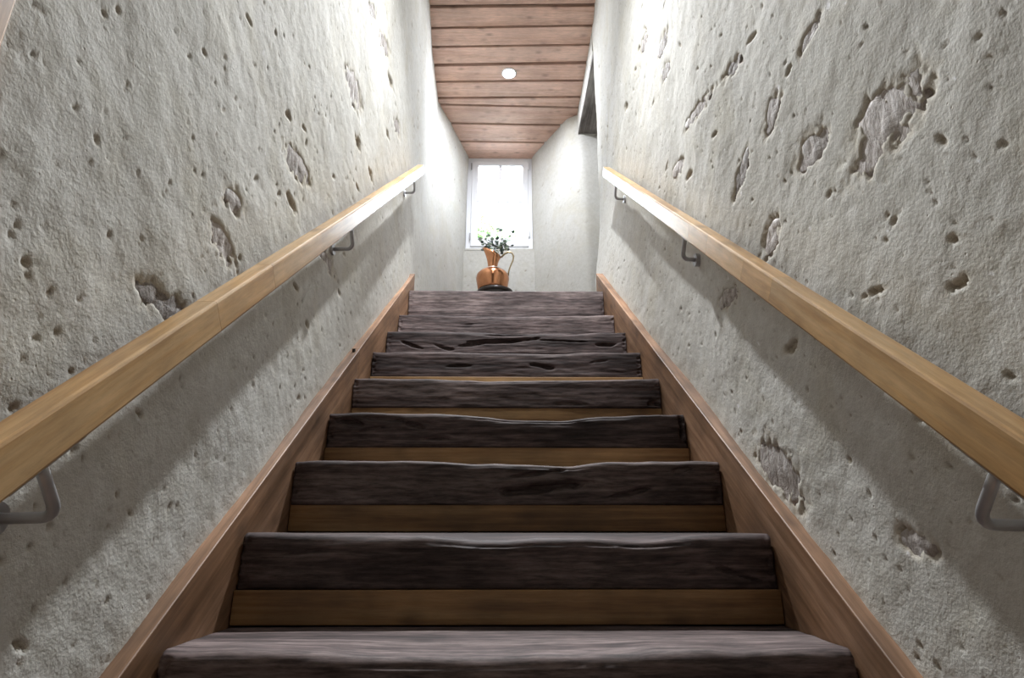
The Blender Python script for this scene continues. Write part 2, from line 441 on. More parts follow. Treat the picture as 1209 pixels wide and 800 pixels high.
def rough_fields(A, B, a, b, seed, patches, pits_per_m2, region):
    """inward depth (m) and wear colour for a plaster face; A, B are 2D coordinate grids over the 1D axes a, b"""
    d = relief(A, B, seed)
    wear = np.zeros(A.shape + (4,)); wear[..., 3] = 1
    rng = np.random.default_rng(seed)
    (a0, a1), (b0, b1) = region
    n = int((a1 - a0) * (b1 - b0) * pits_per_m2)
    for k in range(n):
        pa, pb = rng.uniform(a0, a1), rng.uniform(b0, b1)
        big = rng.random()
        r = 0.0014 + 0.0024 * big ** 3 + (0.0015 if big > 0.985 else 0)
        el = rng.uniform(1.0, 2.4); th = rng.uniform(0.2, 1.5)
        R = r * el * 2.6
        i0, i1 = np.searchsorted(a, (pa - R, pa + R)); j0, j1 = np.searchsorted(b, (pb - R, pb + R))
        if i1 - i0 < 1 or j1 - j0 < 1:
            continue
        da, db = A[i0:i1, j0:j1] - pa, B[i0:i1, j0:j1] - pb
        u = (da * math.cos(th) + db * math.sin(th)) / el; v = -da * math.sin(th) + db * math.cos(th)
        q = np.sqrt(u * u + v * v) / r
        m = 1 - smoothstep(0.55, 1.5, q)
        if rng.random() < 0.035:
            wear[i0:i1, j0:j1, 2] = np.maximum(wear[i0:i1, j0:j1, 2], m)
            continue
        d[i0:i1, j0:j1] += m * r * 0.8
        wear[i0:i1, j0:j1, 0] = np.maximum(wear[i0:i1, j0:j1, 0], m * rng.uniform(0.25, 0.9))
    for (pa, pb, Aa, Ab, Ba, Bb, t) in patches:
        mi = 0.0045
        sc_ = 1.1 if t == 's' else 0.75
        Aa, Ab, Ba, Bb = Aa * sc_, Ab * sc_, Ba * sc_ * 0.85, Bb * sc_ * 0.85
        det = Aa * Bb - Ab * Ba
        if abs(det) < 3e-5:
            Ba, Bb = -Ab, Aa
            l = math.hypot(Ba, Bb); Ba, Bb = Ba / l * mi, Bb / l * mi
            det = Aa * Bb - Ab * Ba
        R = (abs(Aa) + abs(Ba) + abs(Ab) + abs(Bb)) * 1.7
        i0, i1 = np.searchsorted(a, (pa - R, pa + R)); j0, j1 = np.searchsorted(b, (pb - R, pb + R))
        if i1 <= i0 or j1 <= j0:
            continue
        As, Bs = A[i0:i1, j0:j1], B[i0:i1, j0:j1]
        da, db = As - pa, Bs - pb
        u = (da * Bb - db * Ba) / det; v = (-da * Ab + db * Aa) / det
        q = np.sqrt(u * u + v * v) + 0.7 * fbm(As * 60, Bs * 60, 3, seed + 5) + 0.22 * fbm(As * 20, Bs * 20, 2, seed + 6)
        m = 1 - smoothstep(0.72, 1.0, q)
        halo = 1 - smoothstep(0.8, 1.6, q)
        size = math.sqrt(abs(det))
        dep = 0.0045 if t == 's' else min(0.006, size * 0.6)
        d[i0:i1, j0:j1] += m * dep + 0.002 * halo * (1 if size > 0.015 else 0.3)
        wear[i0:i1, j0:j1, 0] = np.maximum(wear[i0:i1, j0:j1, 0], m * (0.75 if t == 's' else 0.7))
        wear[i0:i1, j0:j1, 1] = np.maximum(wear[i0:i1, j0:j1, 1], halo * 0.32)
    return d, wear

def grid_mesh(name, V, wear, mat, keep=None, flip=False, back=None):
    """V: (n, m, 3) array of points -> one smooth mesh; back: optional outward offset that closes it into a slab"""
    n, m = V.shape[:2]
    idx = np.arange(n * m).reshape(n, m)
    q = np.stack([idx[:-1, :-1], idx[1:, :-1], idx[1:, 1:], idx[:-1, 1:]], -1)
    if keep is not None:
        q = q[keep]
    q = q.reshape(-1, 4)
    verts = V.reshape(-1, 3)
    nsm = len(q)
    if back is not None:
        off = np.asarray(back, float)
        rim = np.concatenate([idx[:, 0], idx[-1, 1:], idx[-2::-1, -1], idx[0, -2:0:-1]])
        base = len(verts)
        bv = V.reshape(-1, 3)[rim].copy()
        ax = int(np.argmax(np.abs(off)))
        bv[:, ax] = off[ax] if abs(off[ax]) > 0 else bv[:, ax]
        verts = np.concatenate([verts, bv])
        k = len(rim)
        side = np.stack([rim, base + np.arange(k), base + (np.arange(k) + 1) % k, np.roll(rim, -1)], -1)
        q = np.concatenate([q, side[:, ::1]])
    if flip:
        q = q[:, ::-1]
    me = bpy.data.meshes.new(name)
    me.vertices.add(len(verts)); me.vertices.foreach_set('co', np.ascontiguousarray(verts, dtype=np.float32).ravel())
    nf = len(q)
    me.loops.add(nf * 4); me.polygons.add(nf)
    me.loops.foreach_set('vertex_index', np.ascontiguousarray(q, dtype=np.int32).ravel())
    me.polygons.foreach_set('loop_start', np.arange(nf, dtype=np.int32) * 4)
    sm = np.zeros(nf, dtype=bool); sm[:nsm] = True
    me.polygons.foreach_set('use_smooth', sm)
    me.update(calc_edges=True)
    me.validate()
    if wear is not None:
        w = wear.reshape(-1, 4)
        if len(verts) > len(w):
            w = np.concatenate([w, np.tile([0, 0, 0, 1.0], (len(verts) - len(w), 1))])
        at = me.color_attributes.new('wear', 'FLOAT_COLOR', 'POINT')
        at.data.foreach_set('color', np.ascontiguousarray(w, dtype=np.float32).ravel())
    me.materials.append(mat)
    o = bpy.data.objects.new(name, me)
    return o

def add_stones(wall, patches, xfun, side, seed, wseed):
    rng = random.Random(seed)
    for i, (pa, pb, Aa, Ab, Ba, Bb, t) in enumerate(patches):
        if t != 's':
            continue
        n, rings = 18, 5
        x0 = float(xfun(np.float64(pa), np.float64(pb)))
        vs = []
        fs = []
        sd = rng.uniform(0, 50)
        for j in range(rings + 1):
            r = 1.22 * j / rings
            for k in range(n if j else 1):
                th = 2 * math.pi * k / n
                u, v = r * math.cos(th), r * math.sin(th)
                y, z = pa + u * Aa + v * Ba, pb + u * Ab + v * Bb
                nz = mnoise.fractal(Vector((y * 28 + sd, z * 28, sd)), 1.0, 2.0, 4)
                dep = 0.0018 + 0.0015 * r * r - 0.0035 * nz + float(relief(np.array([y]), np.array([z]), wseed)[0])
                vs.append((x0 + side * dep, y, z))
        for k in range(n):
            fs.append((0, 1 + k, 1 + (k + 1) % n))
        for j in range(1, rings):
            for k in range(n):
                a = 1 + (j - 1) * n + k; b = 1 + (j - 1) * n + (k + 1) % n
                fs.append((a, b, b + n, a + n))
        e = 1 + (rings - 1) * n                       # skirt that gives the stone its depth in the wall
        base = len(vs)
        for k in range(n):
            x, y, z = vs[e + k]
            vs.append((x + side * 0.05, y, z))
        for k in range(n):
            fs.append((e + k, e + (k + 1) % n, base + (k + 1) % n, base + k))
        fs.append(tuple(range(base, base + n)))
        mesh_obj('stone', vs, fs, M_STONE, wall, (x0, pa, pb), smooth=True)

def scattered(seed, n):
    r = random.Random(seed); out = []
    while len(out) < n:
        Y, up = r.uniform(1.2, 3.3), r.uniform(0.4, 3.3)
        if up < nose(Y) + 0.75:
            continue
        a = r.uniform(0.015, 0.045); th = r.uniform(-0.3, 0.9); b = r.uniform(0.006, 0.013)
        out.append((Y, up, a * math.cos(th), a * math.sin(th), -b * math.sin(th), b * math.cos(th), 'h'))
    return out

# left wall
yl = grid_coords([(Y_BACK, 0.40, 0.06), (0.40, 1.55, 0.0042), (1.55, 3.4, 0.0085), (3.4, 5.15, 0.03)])
ul = grid_coords([(FLOOR - 0.05, -0.28, 0.04), (-0.28, 1.45, 0.0045), (1.45, 3.0, 0.0085), (3.0, H + 0.04, 0.015)])
A, B = np.meshgrid(yl, ul, indexing='ij')
d, wear = rough_fields(A, B, yl, ul, 3, PATCH_L + scattered(91, 26), 520, ((0.4, 3.9), (-0.3, 3.5)))
V = np.stack([x_left(A, B) - d, A, B], -1)
wall_left = grid_mesh('wall_left', V, wear, M_PLASTER, flip=True, back=(-0.95, 0, 0))
link(wall_left, None, (0, 0, 0)); wall_left['kind'] = 'structure'
add_stones(wall_left, PATCH_L, x_left, -1, 4, 3)

# right wall with the opening onto the landing passage
OY0, OY1, OZ = 3.47, 4.34, 3.315
yr = grid_coords([(Y_BACK, 0.40, 0.06), (0.40, 1.55, 0.0042), (1.55, OY0, 0.0085)])
ur = grid_coords([(FLOOR - 0.05, -0.28, 0.04), (-0.28, 1.45, 0.0045), (1.45, 3.0, 0.0085), (3.0, H + 0.04, 0.015)])
A, B = np.meshgrid(yr, ur, indexing='ij')
d, wear = rough_fields(A, B, yr, ur, 29, PATCH_R + scattered(92, 34), 520, ((0.4, 3.5), (-0.3, 3.5)))
rnd = 0.018 * smoothstep(OY0 - 0.05, OY0, A) ** 2         # the plaster rounds off at the corner
V = np.stack([x_right(A, B) + d + rnd, A, B], -1)
wall_right = grid_mesh('wall_right', V, wear, M_PLASTER, back=(0.97, 0, 0))
link(wall_right, None, (0, 0, 0)); wall_right['kind'] = 'structure'
add_stones(wall_right, PATCH_R, x_right, 1, 8, 29)

# plaster above the opening, carried by the lintel
yo = np.linspace(OY0 - 0.02, OY1 + 0.25, 90); uo = np.linspace(OZ, H + 0.04, 24)
A, B = np.meshgrid(yo, uo, indexing='ij')
d, wear = rough_fields(A, B, yo, uo, 51, [], 300, ((3.5, 4.5), (3.3, 3.5)))
V = np.stack([x_right(np.minimum(A, 3.4), B) + 0.004 + d * 0.7 + 0.012 * (1 - smoothstep(OZ, OZ + 0.03, B)), A, B], -1)
o = grid_mesh('wall_over_opening', V, wear, M_PLASTER, back=(0.97, 0, 0))
link(o, wall_right, (0, 0, 0))
trim = box('trim_1', 0.626, 1.05, OY0 - 0.03, OY1 + 0.06, OZ - 0.018, OZ + 0.006, M_LINTEL, kind='structure')

# embrasure: left splay, wall below the window, right splay turning into the passage
WX0, WX1, WY, SILL = -0.378, 0.242, 4.985, 2.497
def loft(name, bottom, top, z0, z1, seed, parent, step=0.02):
    def resample(p, n):
        p = np.array(p); s = np.concatenate([[0], np.cumsum(np.hypot(*np.diff(p, axis=0).T))])
        t = np.linspace(0, s[-1], n)
        return np.stack([np.interp(t, s, p[:, 0]), np.interp(t, s, p[:, 1])], -1), s[-1]
    _, L = resample(bottom, 10)
    n = int(L / step) + 2; m = int((z1 - z0) / step) + 2
    pb, _ = resample(bottom, n); pt, _ = resample(top, n)
    for _ in range(3):                                   # soften the plaster corners
        for p in (pb, pt):
            p[1:-1] = 0.25 * p[:-2] + 0.5 * p[1:-1] + 0.25 * p[2:]
    z = np.linspace(z0, z1, m)
    t = ((z - LAND) / (H - LAND))[None, :, None]
    XY = pb[:, None, :] * (1 - t) + pt[:, None, :] * t
    sarc = np.linspace(0, L, n)
    A, B = np.meshgrid(sarc, z, indexing='ij')
    d, wear = rough_fields(A, B, sarc, z, seed, [], 160, ((0, L), (z0, z1)))
    tan = np.gradient(XY, axis=0); tan /= np.linalg.norm(tan, axis=-1, keepdims=True)
    nrm = np.stack([-tan[..., 1], tan[..., 0]], -1)      # points away from the well
    XY = XY + nrm * d[..., None] * 0.8
    V = np.concatenate([XY, B[..., None]], -1)
    o = grid_mesh(name, V, wear, M_PLASTER)
    link(o, parent, (0, 0, 0))
    return o
wall_back = loft('wall_back', [(-0.40, WY - 0.03), (-0.37, WY - 0.03), (0.2, WY - 0.03), (0.30, WY - 0.03)],
                 [(-0.40, WY - 0.03), (-0.37, WY - 0.03), (0.2, WY - 0.03), (0.30, WY - 0.03)], LAND - 0.05, SILL, 61, None, 0.015)
wall_back['kind'] = 'structure'
loft('left_splay', [(-0.665, 3.15), (-0.59, 3.65), (-0.388, 4.975), (-0.384, 5.12)],
     [(-0.70, 3.75), (-0.574, 4.22), (-0.371, 4.975), (-0.369, 5.12)], LAND - 0.05, H + 0.04, 71, wall_back)
loft('right_splay', [(0.246, 5.12), (0.250, 4.975), (0.60, 4.42), (0.665, 4.335), (0.80, 4.335), (1.9, 4.335)],
     [(0.248, 5.12), (0.254, 4.975), (0.54, 4.40), (0.645, 4.335), (0.80, 4.335), (1.9, 4.335)], LAND - 0.05, H + 0.04, 83, wall_back)
box('window_sill', WX0 - 0.02, WX1 + 0.02, WY - 0.031, WY + 0.14, SILL - 0.02, SILL - 0.002, M_PLASTER_PLAIN, wall_back)
box('wall_backing', -1.0, 2.2, 5.065, 5.115, LAND - 0.2, SILL - 0.02, M_PLASTER_PLAIN, wall_back)
box('wall_backing', -1.0, WX0 - 0.005, 5.065, 5.115, SILL - 0.02, H + 0.1, M_PLASTER_PLAIN, wall_back)
box('wall_backing', WX1 + 0.012, 2.2, 5.065, 5.115, SILL - 0.02, H + 0.1, M_PLASTER_PLAIN, wall_back)

# the passage behind the opening
box('wall_passage', 1.9, 2.1, OY0 - 0.3, OY1 + 0.2, LAND - 0.2, H + 0.1, M_PLASTER_PLAIN, kind='structure')
box('wall_passage_near', 0.975, 2.0, OY0 - 0.3, OY0 + 0.01, LAND - 0.2, H + 0.1, M_PLASTER_PLAIN, kind='structure')
box('ceiling_passage', 1.06, 2.0, OY0 - 0.1, OY1 + 0.1, OZ, OZ + 0.1, M_PLASTER_PLAIN, kind='structure')

# floors
box('floor', -0.95, 0.97, Y_BACK - 0.2, 3.3, FLOOR - 0.1, FLOOR, M_TILE, kind='structure')
box('floor_landing', -0.95, 2.1, 3.20, 5.15, LAND - 0.12, LAND - 0.002, M_FLOOR, kind='structure')

box('light_stop_under_landing', -0.95, 0.97, 3.24, 3.40, FLOOR, LAND - 0.12, M_PLASTER_PLAIN, kind='structure')  # unseen, added to stop outside light leaking through the gaps at the risers

# the end wall behind the viewer
box('wall_rear', -0.95, 0.97, Y_BACK - 0.2, Y_BACK + 0.01, FLOOR, H + 0.1, M_PLASTER_PLAIN, kind='structure')

# timber upright on the left wall
box('trim_2', -0.60, -0.538, 0.40, 0.503, FLOOR, H, M_POST, bevel=0.004, kind='structure')

# ceiling of cross boards
ceiling = box('ceiling', -1.0, 2.2, Y_BACK - 0.2, 5.115, H + 0.030, H + 0.13, M_DARK, kind='structure')
gaps = [(3.239, 3.202), (3.423, 3.373), (3.602, 3.555), (3.785, 3.732), (3.965, 3.927), (4.155, 4.118), (4.23, 4.258), (4.478, 4.494), (4.734, 4.746), (5.06, 5.06)]
g0 = gaps[0]
while g0[0] > Y_BACK:
    g0 = (g0[0] - 0.182, g0[1] - 0.180)
    gaps.insert(0, g0)
rng = random.Random(12)
for (a, b), (c, e) in zip(gaps[:-1], gaps[1:]):
    w = 0.012
    dz = rng.uniform(-0.002, 0.004)
    tl = rng.uniform(-0.003, 0.003)
    xa, xb = -0.68, 0.80
    z0 = H + dz
    vs = [(xa, a + w, z0 - tl), (xb, b + w, z0 - tl), (xb, e - w, z0 + tl), (xa, c - w, z0 + tl),
          (xa, a + w, H + 0.028), (xb, b + w, H + 0.028), (xb, e - w, H + 0.028), (xa, c - w, H + 0.028)]
    mesh_obj('ceiling_board', vs, BOXF, M_CEIL, ceiling, (0, (a + c) / 2, H), bevel=0.0018)

# ------------------------------------------------------------------ the window
win = empty('window_1', ((WX0 + WX1) / 2, WY, SILL)); win['kind'] = 'structure'
fy0, fy1 = WY, WY + 0.06
def frame_bars(name, x0, x1, z0, z1, y0, y1, l, r, b, t, parent):
    box(name, x0, x0 + l, y0, y1, z0, z1, M_WHITE, parent, bevel=0.003)
    box(name, x1 - r, x1, y0, y1, z0, z1, M_WHITE, parent, bevel=0.003)
    box(name, x0 + l, x1 - r, y0, y1, z0, z0 + b, M_WHITE, parent, bevel=0.003)
    box(name, x0 + l, x1 - r, y0, y1, z1 - t, z1, M_WHITE, parent, bevel=0.003)
frame_bars('window_frame', WX0, WX1 + 0.01, SILL, H, fy0 + 0.014, fy1 + 0.02, 0.052, 0.042, 0.045, 0.048, win)
sx0, sx1, sz0, sz1 = WX0 + 0.046, WX1 - 0.028, SILL + 0.040, H - 0.043
frame_bars('casement', sx0, sx1, sz0, sz1, fy0, fy0 + 0.045, 0.062, 0.052, 0.085, 0.045, win)
gx0, gx1, gz0, gz1 = sx0 + 0.062, sx1 - 0.052, sz0 + 0.085, sz1 - 0.045
gm, gz = (gx0 + gx1) / 2, 3.015
box('glazing_bar', gm - 0.011, gm + 0.011, fy0 + 0.004, fy0 + 0.038, gz0, gz1, M_WHITE, win, bevel=0.003)
box('glazing_bar', gx0, gm - 0.011, fy0 + 0.004, fy0 + 0.038, gz - 0.010, gz + 0.010, M_WHITE, win, bevel=0.003)
box('glazing_bar', gm + 0.011, gx1, fy0 + 0.004, fy0 + 0.038, gz - 0.010, gz + 0.010, M_WHITE, win, bevel=0.003)
for (xa, xb) in ((gx0, gm - 0.011), (gm + 0.011, gx1)):
    for (za, zb) in ((gz0, gz - 0.010), (gz + 0.010, gz1)):
        box('pane', xa, xb, fy0 + 0.018, fy0 + 0.022, za, zb, M_GLASS, win)
for x, z in ((sx0 - 0.004, SILL + 0.10), (sx0 - 0.004, H - 0.14), (sx1 + 0.004, SILL + 0.14), (sx1 + 0.004, H - 0.14)):
    v, f = lathe([(0.0, 0), (0.007, 0), (0.007, 0.07), (0.0, 0.07)], 10, x, fy0 - 0.004, z)
    mesh_obj('hinge', v, f, M_STEEL if x < 0 else M_WHITE, win, (x, fy0, z))

# ------------------------------------------------------------------ staircase
G, RISE, Y1, Z1, THK = 0.2468, 0.1696, 1.0023, -0.1701, 0.105
stair = empty('staircase', (0, 0.25, FLOOR))
tag(stair, 'straight flight of worn dark oak steps with golden riser boards between skirting boards', 'staircase')

# per step: sag of the worn front edge [(x, width, depth)], hollows in the face (x, height, half length, half height, depth, tilt)
WEAR = {
    1: ([(-0.05, 0.30, 0.011)], [(-0.3, -0.05, 0.16, 0.006, 0.006, 0.0)]),
    2: ([(-0.02, 0.16, 0.010), (0.26, 0.10, 0.010), (0.05, 0.35, 0.004)], [(0.45, -0.075, 0.07, 0.006, 0.008, -0.35), (0.30, -0.060, 0.10, 0.004, 0.004, 0.1), (-0.40, -0.035, 0.05, 0.004, 0.004, 0.1)]),
    3: ([(0.08, 0.10, 0.009), (0.16, 0.06, 0.008), (-0.1, 0.06, 0.004)], [(0.085, -0.064, 0.125, 0.015, 0.030, 0.05), (0.295, -0.077, 0.065, 0.007, 0.013, 0.16), (0.06, -0.031, 0.075, 0.006, 0.014, 0.1), (0.43, -0.022, 0.028, 0.009, 0.010, 0.1)]),
    4: ([(0.10, 0.24, 0.017), (0.02, 0.10, 0.005), (0.17, 0.06, 0.005)], [(-0.47, -0.028, 0.05, 0.010, 0.016, -0.25), (-0.36, -0.020, 0.07, 0.006, 0.012, -0.1), (-0.27, -0.040, 0.035, 0.009, 0.018, -0.3), (-0.20, -0.078, 0.05, 0.006, 0.010, -0.05), (-0.40, -0.05, 0.06, 0.005, 0.008, 0.2), (0.515, -0.05, 0.008, 0.055, 0.016, 0.0)]),
    5: ([(0.0, 0.3, 0.008)], [(0.22, -0.092, 0.07, 0.008, 0.010, 0.0), (0.50, -0.09, 0.02, 0.01, 0.014, 0.0)]),
    6: ([(0.1, 0.2, 0.006)], [(0.14, -0.060, 0.05, 0.010, 0.012, -0.1), (-0.18, -0.06, 0.06, 0.007, 0.008, 0.1), (0.36, -0.04, 0.04, 0.005, 0.006, 0.2)]),
    7: ([(0.05, 0.25, 0.010), (0.3, 0.06, 0.006)], [(-0.02, -0.045, 0.15, 0.012, 0.026, 0.08), (-0.15, -0.062, 0.08, 0.008, 0.014, 0.2), (0.25, -0.044, 0.16, 0.004, 0.012, -0.03), (-0.42, -0.065, 0.06, 0.008, 0.014, -0.3), (-0.28, -0.075, 0.05, 0.009, 0.014, -0.2), (0.44, -0.060, 0.05, 0.010, 0.014, 0.1), (0.0, -0.018, 0.12, 0.004, 0.008, 0.03)]),
    8: ([(0.0, 0.3, 0.006)], [(-0.2, -0.05, 0.07, 0.004, 0.005, 0.0)]),
    9: ([(0.0, 0.4, 0.003)], [(-0.1, -0.06, 0.10, 0.003, 0.003, 0.0)]),
}
def make_tread(k):
    Yn = Y1 + G * (k - 1); top = Z1 + RISE * (k - 1); thk = THK
    depth = G + 0.03
    if k == 9:
        Yn, top, thk, depth = 2.985, LAND, 0.16, 0.24
    sags, gouges = WEAR.get(k, ([(0, 0.3, 0.008)], []))
    fine = k >= 1
    nx = 230 if fine else 60
    nf = 26 if fine else 8
    rad = 0.014 if k > 2 else 0.020
    hw = 0.527
    xs = np.linspace(-hw, hw, nx)
    prof = []                                            # (y, z, front weight, edge weight)
    prof.append((0.010, -thk, 0, 0))
    prof.append((0.003, -thk, 0.5, 0))
    for z in np.linspace(-thk + 0.004, -rad, nf):
        prof.append((0.0, z, 1, max(0, 1 + z / (thk * 0.45))))
    for a in np.linspace(0, 90, 8)[1:]:
        t = math.radians(a)
        prof.append((rad - rad * math.cos(t), -rad + rad * math.sin(t), 1 - a / 110, 1))
    for y in np.linspace(rad + 0.012, depth, 9):
        prof.append((y, 0.0, 0, max(0.0, 1 - (y - rad) / 0.13)))
    prof.append((depth, -thk, 0, 0))
    P = np.array(prof)
    X = np.repeat(xs[:, None], len(P), 1)
    Yv = np.repeat(P[None, :, 0], nx, 0).copy(); Zv = np.repeat(P[None, :, 1], nx, 0).copy()
    fw, ew = P[None, :, 2], P[None, :, 3]
    sag = sum(dp * np.exp(-((X - x0) / w) ** 2) for x0, w, dp in sags)
    sag = sag + 0.0035 * fbm(X * 9 + k * 7.7, X * 0 + k, 3, 100 + k)
    Zv -= sag * ew
    Yv += sag * 0.5 * ew * fw
    n1 = fbm(X * 3.0 + 31 * k, Zv * 22, 3, 200 + k) * 0.0028 + fbm(X * 14 + 5 * k, Zv * 120, 3, 300 + k) * 0.0022
    Yv += n1 * fw
    ragged = smoothstep(hw - 0.03, hw, np.abs(X)) * np.abs(fbm(X * 60, Zv * 70, 2, 400 + k)) * 0.012
    Yv += ragged * fw
    for (gx, gz, gl, gh, gd, tilt) in gouges:
        u = (X - gx) / gl; v = (Zv - gz - tilt * (X - gx)) / gh
        v = v + 0.35 * np.sin(u * 2.2 + k)
        q = np.sqrt(u * u + v * v) + 0.3 * fbm(X * 30, Zv * 60, 2, 500 + k)
        Yv += fw * gd * (1 - smoothstep(0.45, 1.05, q))
    if k == 1:
        Zv += 0.002 * fbm(X * 5, Yv * 25, 3, 77) * (1 - fw)
    V = np.stack([X, Yn + Yv, top + Zv], -1)
    n, m = V.shape[:2]
    verts = V.reshape(-1, 3)
    idx = np.arange(n * m).reshape(n, m)
    q = np.stack([idx[:-1, :-1], idx[1:, :-1], idx[1:, 1:], idx[:-1, 1:]], -1).reshape(-1, 4).tolist()
    q += [[idx[i, m - 1], idx[i + 1, m - 1], idx[i + 1, 0], idx[i, 0]] for i in range(n - 1)]
    q += [list(idx[0, ::1]), list(idx[-1, ::-1])]
    return mesh_obj('tread', verts, q, M_TREAD, stair, (0, Yn, top), smooth=True)

for k in range(-2, 10):
    make_tread(k)
    Yn = Y1 + G * (k - 1); top = Z1 + RISE * (k - 1)
    zt, zb = top - THK, top - RISE
    if k == 9:
        zt, zb, Yn = LAND - 0.16, top - RISE, 2.985
    yf = Yn - (0.010 if k in (2, 4, 6) else -0.004)
    zb += 0.003
    vs = boxv(-0.5285, 0.5285, yf, Yn + 0.03, zb, zt + (0.0 if k != 9 else -0.001))
    mesh_obj('riser', vs, BOXF, M_RISER, stair, (0, Yn, zb), bevel=0.0018)

def skirting(name, x0, x1, a, b, slope, depth):
    """board with vertical end cuts along the stairs: a, b = (Y, up) of its top edge"""
    ang = math.atan(slope)
    L0 = Vector((0, a[0], a[1]))
    M = Matrix.Rotation(-ang, 3, 'X')
    vs = []
    for x in (x0, x1):
        for (Y, u) in (a, b):
            for dz in (0, -depth):
                p = M @ (Vector((0, Y, u + dz)) - L0)
                vs.append((x, p.y, p.z))
    xm = (x0 + x1) / 2
    vs = [(v[0] - xm, v[1], v[2]) for v in vs]
    fs = [(0, 1, 3, 2), (4, 6, 7, 5), (0, 4, 5, 1), (2, 3, 7, 6), (0, 2, 6, 4), (1, 5, 7, 3)]
    return mesh_obj(name, vs, fs, M_STRING, stair, (xm, a[0], a[1]), rot=(ang, 0, 0), local=True, bevel=0.002)
sl = 0.7172
def lz(Y): return -0.187 + sl * (Y - 0.912)
jy = 2.055
skirting('skirting_board', -0.570, -0.5305, (-0.05, lz(-0.05)), (jy - 0.0015, lz(jy - 0.0015)), sl, 0.34)
skirting('skirting_board', -0.569, -0.5315, (jy + 0.0015, lz(jy)), (3.168, lz(3.168)), sl, 0.34)
sr = 0.7113
def rz(Y): return -0.187 + sr * (Y - 0.898)
skirting('skirting_board', 0.5305, 0.575, (-0.05, rz(-0.05)), (3.215, rz(3.215)), sr, 0.34)
v, f = tube([(-0.545, jy - 0.03, lz(jy - 0.03) - 0.004), (-0.545, jy - 0.034, lz(jy - 0.03) + 0.010)], 0.006, 8)
mesh_obj('nail', v, f, M_NAIL, stair, (-0.545, jy, lz(jy)))

# ------------------------------------------------------------------ handrails
def handrail(side, p0, p1, cuts, brackets, label):
    """p0, p1: inner upper edge (x, Y, up) at the near and far ends"""
    p0, p1 = Vector(p0), Vector(p1)
    w, h = 0.036, 0.052
    dirv = (p1 - p0).normalized()
    root = empty('handrail', (p0.x, p0.y, p0.z)); tag(root, label, 'handrail', 'pair of pine handrails on the side walls')
    out = Vector((side, 0, 0)); out = (out - dirv * out.dot(dirv)).normalized()
    upv = out.cross(dirv) * (1 if side > 0 else -1)
    if upv.z < 0: upv = -upv
    c0 = p0 + out * (w / 2) - upv * (h / 2)
    R = Matrix((out if side > 0 else -out, dirv, upv)).transposed()
    L = (p1 - p0).length
    rot = R.to_euler()
    for a, b in zip(cuts[:-1], cuts[1:]):
        la, lb = a * L, b * L - 0.0006
        vs = boxv(-w / 2, w / 2, 0, lb - la, -h / 2, h / 2)
        o = mesh_obj('rail', vs, BOXF, M_RAIL, root, tuple(c0 + dirv * la), rot=rot, local=True, bevel=0.004, along=1)
    for i, Yb in enumerate(brackets):
        t = (Yb - c0.y) / dirv.y
        cu = c0 + dirv * t - upv * (h / 2)                # middle of the underside
        wx = float((x_right if side > 0 else x_left)(np.float64(Yb), np.float64(cu.z - 0.05)))
        br = empty('bracket', tuple(cu))
        br.parent = root; br.location = cu - ORG[root.name]
        vs = boxv(-0.012, 0.012, -0.055, 0.055, -0.004, 0.0)
        mesh_obj('plate', vs, BOXF, M_STEEL, br, tuple(cu), rot=rot, local=True, bevel=0.001)
        pts = []
        r, ln = 0.018, 0.052
        dn = -upv                                          # the rod leaves the rail square to its underside
        k0 = cu + dn * ln
        pts.append(cu + dn * -0.002)
        pts.append(cu + dn * (ln * 0.5))
        for a in (0, 20, 40, 60, 75, 90):
            th = math.radians(a)
            pts.append(k0 + out * (r * (1 - math.cos(th))) + dn * (r * math.sin(th)))
        ye, ze = pts[-1].y, pts[-1].z
        pts.append(Vector((wx + side * 0.02, ye, ze - 0.002)))
        v, f = tube(pts, 0.0062, 12)
        mesh_obj('rod', v, f, M_STEEL, br, tuple(cu), smooth=True)
        v, f = tube([(wx - side * 0.006, ye, ze - 0.002), (wx + side * 0.02, ye, ze - 0.002)], 0.019, 20)
        mesh_obj('rosette', v, f, M_STEEL, br, (wx, ye, ze))
    return root
handrail(-1, (-0.466, 0.22, -0.188), (-0.478, 2.935, 2.008), [0, 0.245, 0.315, 0.56, 0.80, 1.0], [0.605, 1.64, 2.73],
         'pine handrail on three steel brackets along the wall of the timber upright')
handrail(1, (0.460, 0.22, -0.180), (0.527, 2.79, 1.905), [0, 0.30, 0.345, 0.42, 0.47, 0.53, 0.60, 0.66, 0.74, 0.83, 1.0], [0.585, 1.515, 2.52],
         'pine handrail jointed from short lengths, on the wall with the passage opening')

